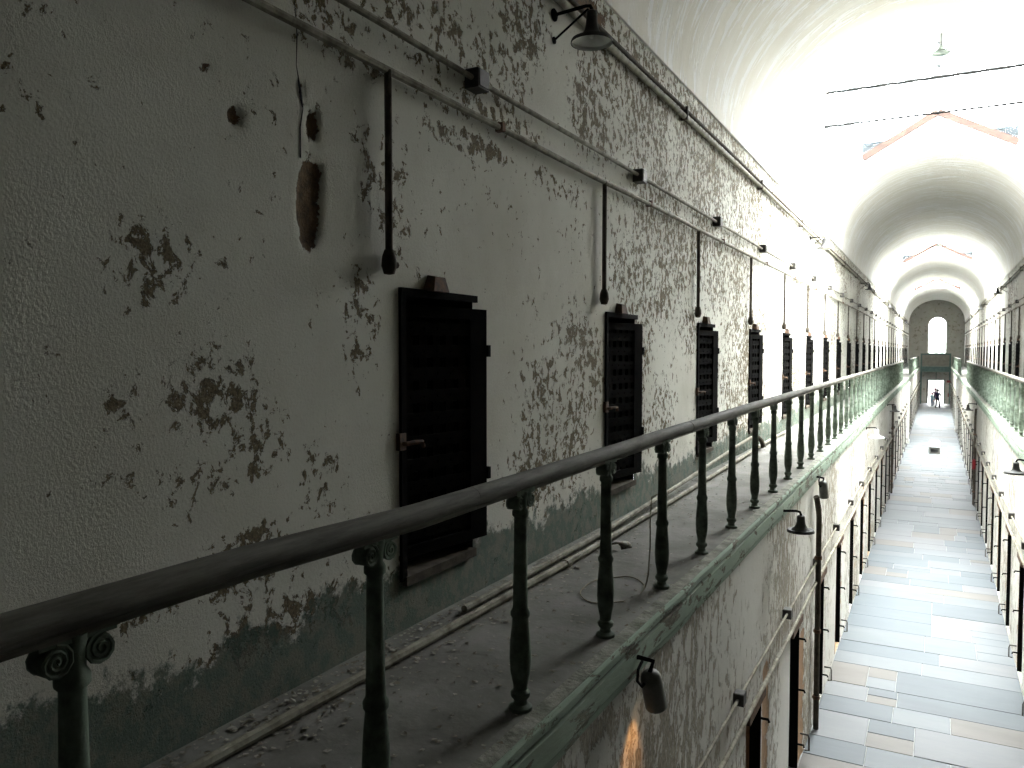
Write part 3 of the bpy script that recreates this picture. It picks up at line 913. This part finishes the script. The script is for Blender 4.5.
# ------------------------------------------------------------------ pipes on the walls
def run(x, z, ya, yb, st=2.2, jx=.006, jz=.012):
    ys = [ya]
    while ys[-1] + st < yb: ys.append(ys[-1] + st)
    ys.append(yb)
    return [(x + rnd.uniform(-jx, jx), y, z + rnd.uniform(-jz, jz)) for y in ys]
def clipped_run(mb, x, s, z, r, ya, yb, seg, clip_step):
    mb.tube(run(x, z, ya, yb), r, seg)
    return mb
def conduits(s, side_word):
    o = -s; xw = XC + s * HU
    X = xw + o * .05
    # conduit with the drops to each door
    root = empty('wall_conduit', (X, Y0, EYE + 1.556))
    tag(root, 'lower of the two conduits on the upper %s wall, a pipe dropping beside every door' % side_word, 'conduit', 'conduits on the upper walls')
    m = MB(); m.tube([(x - X, y - Y0, z - EYE - 1.556) for x, y, z in run(X, EYE + 1.556, Y0 + .02, Y1 - .05, 1.6)], .023, 8); m.build('pipe', M['pipe'], root)
    dm = MB(); dm.tube([(0, 0, 0), (0, 0, -1.02)], .021, 8); dmm = dm.mesh('drop_pipe', M['darkpipe'])
    em = MB(); em.lathe([(.001, -1.13), (.03, -1.125), (.045, -1.08), (.04, -1.03), (.026, -.99), (.001, -.98)], 10); em.tube([(0, 0, -1.07), (0, .07, -1.07)], .02, 7)
    emm = em.mesh('end_fitting', M['darkpipe'])
    cm = MB(); cm.box(-.03, .03, -.022, .022, -.03, .03); cmm = cm.mesh('pipe_clip', M['rust'])
    for i, y in enumerate(UP_DOORS):
        p = obj('drop_pipe', dmm, root, (0, y - .18 - Y0, 0))
        obj('end_fitting', emm, p)
        obj('pipe_clip', cmm, root, (0, y + 1.1 - Y0, 0))
    root = empty('wall_conduit', (X, Y0, EYE + 1.783))
    tag(root, 'upper of the two conduits on the upper %s wall, carrying square junction boxes' % side_word, 'conduit', 'conduits on the upper walls')
    m = MB(); m.tube([(x - X, y - Y0, z - EYE - 1.783) for x, y, z in run(X, EYE + 1.783, Y0 + .02, Y1 - .05, 1.6)], .019, 8); m.build('pipe', M['pipe'], root)
    bm_ = MB(); bm_.slab(-.055, .055, -.07, .07, -.065, .065, .01); bm_.box(-.06, .062, -.06, .06, -.055, .055)
    bmm = bm_.mesh('junction_box', M['box'])
    for y in UP_DOORS:
        obj('junction_box', bmm, root, (0, y + .78 - Y0, 0))
    root = empty('wall_pipe', (X, Y0, EYE + 2.80))
    tag(root, 'thicker pipe pair along the head of the upper %s wall, below the vault' % side_word, 'pipe')
    m = MB(); m.tube([(x - X, y - Y0, z - EYE - 2.8) for x, y, z in run(X, EYE + 2.80, Y0 + .02, Y1 - .05)], .034, 10); m.build('pipe', M['pipe'], root)
    m = MB(); m.tube([(x - X, y - Y0, z - EYE - 2.8) for x, y, z in run(X, EYE + 2.885, Y0 + .02, Y1 - .05, jz=.004)], .02, 8); m.build('pipe', M['darkpipe'], root)
    for i in range(20):
        y = 4.8 + i * 4.6
        m = MB(); m.box(-.055, .04, -.02, .02, -.045, .11); m.build('pipe_clip', M['darkpipe'], root) .location = (0, y - Y0, 0)
    # lower storey
    X2 = XC + s * (HL - .05)
    for z, r, w, wl in ((2.53, .016, 'upper', True), (2.22, .024, 'lower', False)):
        root = empty('lower_wall_conduit', (X2, Y0, z))
        tag(root, '%s conduit along the ground floor %s wall%s' % (w, side_word, ', with small dark boxes' if wl else ', just over the cell doors'), 'conduit', 'conduits on the ground floor walls')
        m = MB(); m.tube([(x - X2, y - Y0, q - z) for x, y, q in run(X2, z, Y0 + .02, Y1 - .05)], r, 8); m.build('pipe', M['pipe'], root)
        if wl:
            bx = MB(); bx.slab(-.05, .05, -.06, .06, -.055, .055, .008); bmm = bx.mesh('junction_box', M['box'])
            for y in LOW_DOORS: obj('junction_box', bmm, root, (0, y - .55 - Y0, 0))
conduits(-1, 'left'); conduits(1, 'right')

def downpipe(s, y, label):
    o = -s; xw = XC + s * HL
    root = empty('downpipe', (xw + o * .075, y, 0)); tag(root, label, 'pipe', 'downpipes on the ground floor walls')
    m = MB(); m.tube([(0, 0, .02), (0, 0, 3.2), (o * -.0, -.06, 3.32), (o * -.0, -.28, 3.52), (o * -.01, -.30, 3.56)], .04, 10); m.build('pipe', M['darkpipe'], root)
    for z in (.5, 1.5, 2.6):
        m = MB(); m.lathe([(.041, -.03), (.052, -.025), (.052, .025), (.041, .03)], 10, (0, 0, z)); m.box(min(0, -o * .055), max(0, -o * .055), -.02, .02, z - .015, z + .015)
        m.build('collar', M['rust'], root)
downpipe(-1, 12.35, 'rusty downpipe with a bent head on the ground floor left wall, nearest one')
downpipe(-1, 34.6, 'thin dark downpipe far along the ground floor left wall')
downpipe(1, 33.4, 'dark downpipe with a bent head on the ground floor right wall beside the extinguisher')
downpipe(1, 12.35, 'dark downpipe low on the ground floor right wall, nearest one')

# pipes lying along the foot of the left gallery wall
def gpt(y, d, z): return (-d, y, GAL + z)
root = empty('floor_pipe', gpt(0, 2.55, 0)); tag(root, 'long pipe lying on the gallery floor along the foot of the wall', 'pipe', 'pipes on the gallery floor')
pts = [gpt(-1, 2.52, .03), gpt(1.6, 2.53, .03), gpt(3.5, 2.50, .03), gpt(5.5, 2.47, .035), gpt(8, 2.49, .04), gpt(11, 2.55, .05), gpt(15, 2.62, .06), gpt(16.5, 2.62, .06)]
org = Vector(root.location)
m = MB(); m.tube([Vector(p) - org for p in pts], .027, 8); m.build('pipe', M['pipe'], root)
for i in (1, 3, 5):
    p = Vector(pts[i]) - org; m = MB(); m.tube([p - Vector((0, .05, 0)), p + Vector((0, .05, 0))], .034, 8); m.build('coupling', M['pipe'], root)
root = empty('floor_pipe', gpt(4, 2.6, 0)); tag(root, 'second pipe beside the wall foot that rises towards a loose elbow', 'pipe', 'pipes on the gallery floor')
org = Vector(root.location)
pts = [gpt(4.2, 2.60, .03), gpt(6.5, 2.58, .05), gpt(9, 2.62, .10), gpt(12.5, 2.66, .22), gpt(13.4, 2.66, .24)]
m = MB(); m.tube([Vector(p) - org for p in pts], .024, 8); m.build('pipe', M['pipe'], root)
m = MB(); m.tube([Vector(p) - org for p in (gpt(13.35, 2.66, .24), gpt(13.5, 2.62, .23), gpt(13.55, 2.55, .16), gpt(13.55, 2.52, .05))], .04, 8); m.build('elbow', M['darkpipe'], root)

# wire loop by a baluster
yb = BAL0 + 4 * BALP
m = MB(); pts = []
for i in range(30):
    a = i / 29 * 5.6
    pts.append((-1.78 - .17 + .20 * math.cos(a), yb - .02 + .33 * math.sin(a) - .2, GAL + .008 + .004 * math.sin(i)))
x0, y0_, z0_ = pts[0]
m.tube([(-1.70, yb - .01, GAL + .66), (-1.735, yb - .03, GAL + .64), (-1.742, yb - .045, GAL + .5), (-1.735, yb - .06, GAL + .3), (-1.742, yb - .08, GAL + .1), (-1.75, yb - .12, GAL + .02)] + pts, .0045, 5)
tag(m.build('loose_wire', M['wire']), 'thin loose wire hanging by a baluster and looping on the gallery floor', 'wire')

# curled scrap beside the floor pipe
m = MB(); y, = (6.15,)
vs = []; fs = []
for i in range(7):
    a = i / 6 * 2.6
    for k in range(3): vs.append((-2.33 + .055 * math.cos(a) + k * .03, y + k * .05, GAL + .012 + .055 * math.sin(a)))
for i in range(6):
    for k in range(2): fs.append((i * 3 + k, i * 3 + k + 1, i * 3 + k + 4, i * 3 + k + 3))
m.add(vs, fs, True)
o_ = m.build('paint_curl', M['flake']); tag(o_, 'curled scrap of paint lying beside the gallery floor pipe', 'debris')
o_.modifiers.new('thick', 'SOLIDIFY').thickness = .004

# fallen paint flakes along the gallery
fk = MB()
for i in range(5200):
    y = rnd.uniform(.2, 22) if rnd.random() < .7 else rnd.uniform(.2, 9)
    t = rnd.random()
    if t < .6: x = -2.74 + abs(rnd.gauss(0, .17))
    elif t < .85: x = rnd.uniform(-2.7, -1.55)
    else: x = -2.45 + rnd.gauss(0, .1)
    if x > -1.54: continue
    r = rnd.uniform(.004, .02) * (1.5 if rnd.random() < .06 else 1); a0 = rnd.uniform(0, 6.28)
    n = rnd.choice((4, 5))
    tl = rnd.uniform(0, .6)
    vs = []
    for k in range(n):
        a = a0 + k * 6.283 / n + rnd.uniform(-.3, .3); rr = r * rnd.uniform(.6, 1.2)
        vs.append((x + rr * math.cos(a), y + rr * math.sin(a), GAL + .004 + max(0, math.cos(a - a0)) * r * tl))
    fk.add(vs, [tuple(range(n))])
tag(fk.build('fallen_paint_flakes', M['flake']), 'fallen paint flakes and grit scattered over the left gallery floor', 'debris', kind='stuff')

# ------------------------------------------------------------------ lamps
def bell(r=.165, h=.25):
    out = [(.030, h), (.042, h - .01), (.046, h * .62), (.055, h * .42), (.075, h * .28), (r * .72, h * .13), (r * .95, .03), (r, 0.008), (r, 0)]
    inn = [(r - .006, .001), (r * .92, .025), (r * .68, h * .12), (.068, h * .26), (.05, h * .38), (.001, h * .4)]
    return out, inn
def wall_lamp(s, xw, y, z, reach, label, shade='shade', r=.165, h=.25, strut=True, plate=True):
    """gooseneck lamp: z is the height of the arm; s the side of the wall"""
    o = -s
    root = empty('wall_lamp', (xw, y, z)); tag(root, label, 'lamp', 'bell shaded wall lamps')
    m = MB(); m.lathe([(.001, 0), (.05, 0), (.05, .012), (.03, .025), (.001, .025)], 12, (0, 0, 0), (o, 0, 0)); m.build('mounting_plate', M['iron'], root)
    m = MB(); m.tube([(o * .01, 0, 0), (o * (reach - .05), 0, .015), (o * (reach - .012), 0, .008), (o * reach, 0, -.02), (o * reach, 0, -.05)], .014, 8); m.build('arm', M['iron'], root)
    if strut:
        m = MB(); m.tube([(o * .005, 0, -.2), (o * (reach - .03), 0, -.01)], .009, 6); m.lathe([(.001, 0), (.03, 0), (.03, .01), (.001, .01)], 8, (0, 0, -.2), (o, 0, 0)); m.build('strut', M['iron'], root)
    out, inn = bell(r, h)
    m = MB(); seg = 22
    base = (o * reach, 0, -.03 - h)
    n0 = out + inn
    m.lathe(n0, seg, base)
    m.mi = [1 if (i // seg) >= len(out) and i < (len(n0) - 1) * seg else m.mi[i] for i in range(len(m.f))]
    m.mi[-1] = 1
    m.build('shade', [M[shade], M['inner']], root)
    m = MB(); m.lathe([(.001, -.06), (.022, -.05), (.028, -.02), (.018, .02), (.015, .05), (.001, .05)], 10, (o * reach, 0, base[2] + h * .36)); m.build('bulb', M['bulb'], root)
    return root
wx = XC - HU
wall_lamp(-1, wx, 5.84, EYE + 2.69, .33, 'dark bell shaded lamp high on the near left wall, top of the picture')
lamp_spots = [(20.3, 'first lit bay'), (34.8, 'second vault'), (49.3, 'second skylight bay'), (63.8, 'third vault'), (78.3, 'last skylight bay')]
for y, w in lamp_spots:
    wall_lamp(-1, wx, y, EYE + 2.72, .33, 'bell shaded lamp high on the left wall in the %s' % w)
for y, w in ((25.2, 'start of the second vault'), (39.7, 'end of the second vault'), (54.2, 'start of the third vault'), (68.7, 'end of the third vault')):
    wall_lamp(1, XC + HU, y, EYE + 2.72, .33, 'bell shaded lamp high on the right wall at the %s' % w)
fx = XC - HF
wall_lamp(-1, XC - HL, 9.37, GAL - .17, .24, 'dark bell shaded lamp just under the left gallery edge, nearest below it', r=.15, h=.19, strut=False)
wall_lamp(-1, XC - HL, 22.0, GAL - .30, .25, 'pale enamel shaded lamp under the left gallery edge', shade='paleshade', r=.19, h=.22, strut=False)
wall_lamp(-1, XC - HL, 31.9, GAL - .30, .25, 'small dark bell shaded lamp far along under the left gallery edge', r=.17, h=.22, strut=False)
wall_lamp(1, XC + HF, 15.0, GAL - .10, .15, 'dark lamp with a wide pale rim under the right gallery edge, at the picture edge', r=.175, h=.19, strut=False)
wall_lamp(1, XC + HL, 34.5, GAL - .34, .28, 'dark bell shaded lamp far along under the right gallery edge', r=.18, h=.22, strut=False)

# pendant lamps under the vault crown
def pendant(y, label):
    root = empty('pendant_lamp', (XC + .06, y, CROWN)); tag(root, label, 'lamp', 'pendant lamps')
    m = MB(); m.tube([(0, 0, .02), (0, 0, -.22)], .02, 8); m.build('rod', M['steel'], root)
    out, inn = bell(.15, .13); m = MB(); m.lathe(out + inn, 18, (0, 0, -.34)); m.build('shade', M['paleshade'], root)
pendant(15.8, 'pale pendant lamp hanging at the crown of the near vault')
pendant(44.6, 'small pendant lamp hanging at the crown of the second vault')

# can shaped spotlights under the left gallery
def spot_can(y, z, tilt_y, label, lit):
    xw = XC - HL
    root = empty('spotlight', (xw + .14, y, z)); tag(root, label, 'spotlight', 'can spotlights under the gallery')
    ax = Vector((.04, tilt_y, -1)).normalized()
    m = MB(); m.lathe([(.001, -.13), (.035, -.125), (.055, -.105), (.062, -.08), (.066, .12), (.066, .125), (.06, .125), (.056, .06), (.001, .06)], 18, (0, 0, 0), ax); m.build('can', M['can'], root)
    m = MB(); m.lathe([(.001, .085), (.054, .085), (.054, .09), (.001, .09)], 14, (0, 0, 0), ax); m.build('lens', M['lens'] if lit else M['bulb'], root)
    tp = -ax * .125
    m = MB(); m.tube([(-.14, -.02, .17), (-.08, -.02, .18), (.0, 0, .165), tp], .014, 8)
    m.lathe([(.001, 0), (.04, 0), (.04, .015), (.001, .015)], 12, (-.14, -.02, .17), (1, 0, 0)); m.build('bracket', M['iron'], root)
    m = MB(); m.tube([(-.05, -.05, .175), (-.05, -.12, .15), (-.045, -.145, .09), (-.03, -.11, .05), (-.02, -.06, .065)], .009, 7); m.build('cable_loop', M['black'], root)
    if lit:
        L = bpy.data.lights.new('spot_glow', 'SPOT'); L.energy = 5; L.color = (1, .47, .15); L.spot_size = math.radians(70); L.spot_blend = .7; L.shadow_soft_size = .04
        lo = bpy.data.objects.new('spot_glow', L); COL.objects.link(lo); lo.parent = root
        lo.location = ax * .13
        lo.rotation_euler = Vector((-.22, tilt_y * .6 - .35, -1)).to_track_quat('-Z', 'Y').to_euler()
spot_can(4.38, EYE - 1.97, .42, 'grey can spotlight with a warm glow under the near left gallery edge', True)
spot_can(12.26, EYE - 2.02, .3, 'smaller looking grey can spotlight beside the bent downpipe', False)

# ------------------------------------------------------------------ bench, extinguishers, sign, people
root = empty('bench', (-.02, 50.7, 0)); tag(root, 'low white topped bench standing in the middle of the corridor floor', 'bench')
m = MB(); m.slab(-.26, .26, -1.6, 1.6, .37, .43, .012); m.build('top', M['bench'], root)
for y in (-1.5, 0, 1.5):
    for s in (-1, 1):
        m = MB(); m.box(s * .23 - .05, s * .23 + .05, y - .05, y + .05, 0, .37); m.build('leg', M['benchleg'], root)
for z in (.05, .3):
    m = MB(); m.box(-.18, .18, -1.52, -1.47, z - .04, z + .04); m.build('cross_rail', M['benchleg'], root)
for s in (-1, 1):
    m = MB(); m.box(s * .24 - .02, s * .24 + .02, -1.5, 1.5, .28, .37); m.build('side_rail', M['benchleg'], root)

def extinguisher(x, y, z, label, s):
    root = empty('fire_extinguisher', (x, y, z)); tag(root, label, 'extinguisher', 'fire extinguishers')
    root.scale = (.8, .8, .8)
    m = MB(); m.lathe([(.001, 0), (.075, 0), (.08, .02), (.08, .38), (.06, .44), (.025, .47), (.001, .47)], 14); m.build('cylinder', M['red'], root)
    m = MB(); m.box(-.02, .02, -.015, .015, .46, .52); m.box(-.015, .015, -.12, .03, .51, .53); m.box(-.015, .015, -.11, .03, .545, .56); m.build('valve_handle', M['black'], root)
    m = MB(); m.tube([(0, .02, .5), (0, .1, .46), (0, .11, .3), (0, .1, .14)], .012, 6); m.build('hose', M['black'], root)
    m = MB(); m.box(min(0, s * .1), max(0, s * .125), -.03, .03, .2, .24); m.build('wall_bracket', M['black'], root)
extinguisher(XC + HL - .10, 33.0, 1.38, 'dark red fire extinguisher on the ground floor right wall by a downpipe', 1)
extinguisher(1.16, Y1 - .15, .75, 'red fire extinguisher at the end wall right of the doorway', 0)
m = MB(); m.slab(-.2, .2, -.12, .12, 0, .03, .006)
o = m.build('red_sign', M['red']); o.rotation_euler = (math.pi / 2, 0, 0); o.location = (1.16, YB - .1, 2.45); tag(o, 'small red sign beside the end doorway', 'sign')

def person(name_label, loc, rz, h, joints, radii, edges_, mats, zones, hair, hairmat, extra=None):
    root = empty('person', loc); root.rotation_euler.z = rz; tag(root, name_label, 'person', 'people at the far doorway')
    names = list(joints)
    me = bpy.data.meshes.new('body'); me.from_pydata([Vector(joints[n]) * h for n in names], [(names.index(a), names.index(b)) for a, b in edges_], [])
    o = bpy.data.objects.new('body_tmp', me); COL.objects.link(o)
    md = o.modifiers.new('skin', 'SKIN'); md.use_smooth_shade = True
    for i, n in enumerate(names):
        r = radii[n] if isinstance(radii[n], tuple) else (radii[n], radii[n])
        me.skin_vertices[0].data[i].radius = (r[0] * h, r[1] * h)
    me.skin_vertices[0].data[names.index('pelvis')].use_root = True
    o.modifiers.new('sub', 'SUBSURF').levels = 1
    dg = bpy.context.evaluated_depsgraph_get()
    me2 = bpy.data.meshes.new_from_object(o.evaluated_get(dg))
    bpy.data.objects.remove(o)
    for m_ in mats: me2.materials.append(m_)
    for p in me2.polygons:
        p.material_index = zones(p.center / h); p.use_smooth = True
    b = obj('body', me2, root)
    hd = Vector(joints['head']) * h
    mm = MB(); r = .066 * h
    vs = []; fs = []
    for i in range(7):
        t = math.pi * i / 6 * .62
        for k in range(14):
            a = 2 * math.pi * k / 14
            drop = .35 * max(0, math.sin(a)) if i == 6 else 0
            vs.append(hd + Vector((r * 1.02 * math.sin(t) * math.cos(a), r * 1.2 * math.sin(t) * math.sin(a) + .012 * h, r * (1.25 * math.cos(t) - drop) + .012 * h)))
    for i in range(6):
        for k in range(14): fs.append((i * 14 + k, i * 14 + (k + 1) % 14, (i + 1) * 14 + (k + 1) % 14, (i + 1) * 14 + k))
    mm.add(vs, fs, True); mm.build(hair, hairmat, root)
    if hair == 'cap':
        q = MB(); q.lathe([(.03 * h, 0), (.075 * h, -.004 * h), (.08 * h, .0), (.03 * h, .006 * h)], 14, hd + Vector((0, -.03 * h, .03 * h))); q.build('cap_brim', hairmat, root)
    f = MB(); f.lathe([(.001, 0), (.010 * h, .003 * h), (.004 * h, .02 * h), (.001, .022 * h)], 8, hd + Vector((0, -.058 * h, -.012 * h)), (0, -.2, 1)); f.build('nose', M['skin'], root)
    for sx in (-1, 1):
        f = MB(); f.lathe([(.001, -.004 * h), (.007 * h, 0), (.001, .004 * h)], 8, hd + Vector((sx * .024 * h, -.056 * h, .006 * h)), (0, 1, 0)); f.build('eye', M['black'], root)
        f = MB(); f.lathe([(.001, -.004 * h), (.014 * h, 0), (.001, .006 * h)], 8, hd + Vector((sx * .06 * h, 0, 0)), (1, 0, 0)); f.build('ear', M['skin'], root)
    return root
def figure(stride=.0, arm=.1):
    J = dict(pelvis=(0, 0, .53), waist=(0, 0, .61), chest=(0, -.005, .73), neck=(0, 0, .83), jaw=(0, -.012, .875), head=(0, -.012, .925), crown=(0, 0, .985))
    R = dict(pelvis=(.085, .062), waist=(.075, .055), chest=(.095, .062), neck=.033, jaw=.042, head=(.052, .06), crown=.03)
    E = [('pelvis', 'waist'), ('waist', 'chest'), ('chest', 'neck'), ('neck', 'jaw'), ('jaw', 'head'), ('head', 'crown')]
    for s, w in ((-1, 'l'), (1, 'r')):
        d = stride * s
        J['hip' + w] = (s * .052, 0, .49); J['knee' + w] = (s * .055, -d * .5 - .02, .275); J['ankle' + w] = (s * .058, -d + .02, .045); J['toe' + w] = (s * .065, -d - .085, .018)
        R['hip' + w] = .064; R['knee' + w] = .048; R['ankle' + w] = .036; R['toe' + w] = (.024, .018)
        J['sh' + w] = (s * .115, 0, .795); J['elb' + w] = (s * .145, arm * s * -.4 + .02, .63); J['wri' + w] = (s * .14, -arm - arm * s * .3, .50); J['hand' + w] = (s * .135, -arm - .03 - arm * s * .3, .455)
        R['sh' + w] = .042; R['elb' + w] = .03; R['wri' + w] = .02; R['hand' + w] = (.022, .014)
        E += [('pelvis', 'hip' + w), ('hip' + w, 'knee' + w), ('knee' + w, 'ankle' + w), ('ankle' + w, 'toe' + w), ('chest', 'sh' + w), ('sh' + w, 'elb' + w), ('elb' + w, 'wri' + w), ('wri' + w, 'hand' + w)]
        for f_ in range(4):
            J['f%d%s' % (f_, w)] = (s * (.135 - .004), -arm - .05 + f_ * .011 - arm * s * .3, .405 + .004 * abs(f_ - 1)); R['f%d%s' % (f_, w)] = .006
            E.append(('hand' + w, 'f%d%s' % (f_, w)))
        J['th' + w] = (s * .118, -arm - .055 - arm * s * .3, .435); R['th' + w] = .007; E.append(('wri' + w, 'th' + w))
    return J, R, E
def zone(c):
    if c.z > .845: return 0
    if c.z < .04: return 3
    if abs(c.x) > .10 and c.z < .50: return 0
    if c.z < .53: return 2
    return 1
J, R, E = figure(.12, .08)
person('person in dark navy clothes and a dark cap walking in the far doorway', (0.15, 88.8, 0), .35, 1.86, J, R, E, [M['skin'], M['navy'], M['trousers'], M['black']], zone, 'cap', M['black'])
J, R, E = figure(.05, .06)
person('shorter person in a pale blue top left of the dark figure', (-0.35, 90.2, 0), -.3, 1.45, J, R, E, [M['skin'], M['paleblue'], M['jeans'], M['reveal']], zone, 'hair', M['redhair'])
J, R, E = figure(.04, .05)
person('person in mauve mostly hidden behind the dark figure at the doorway', (-0.05, 92.4, 0), .1, 1.82, J, R, E, [M['skin'], M['mauve'], M['jeans'], M['black']], zone, 'hair', M['redhair'])
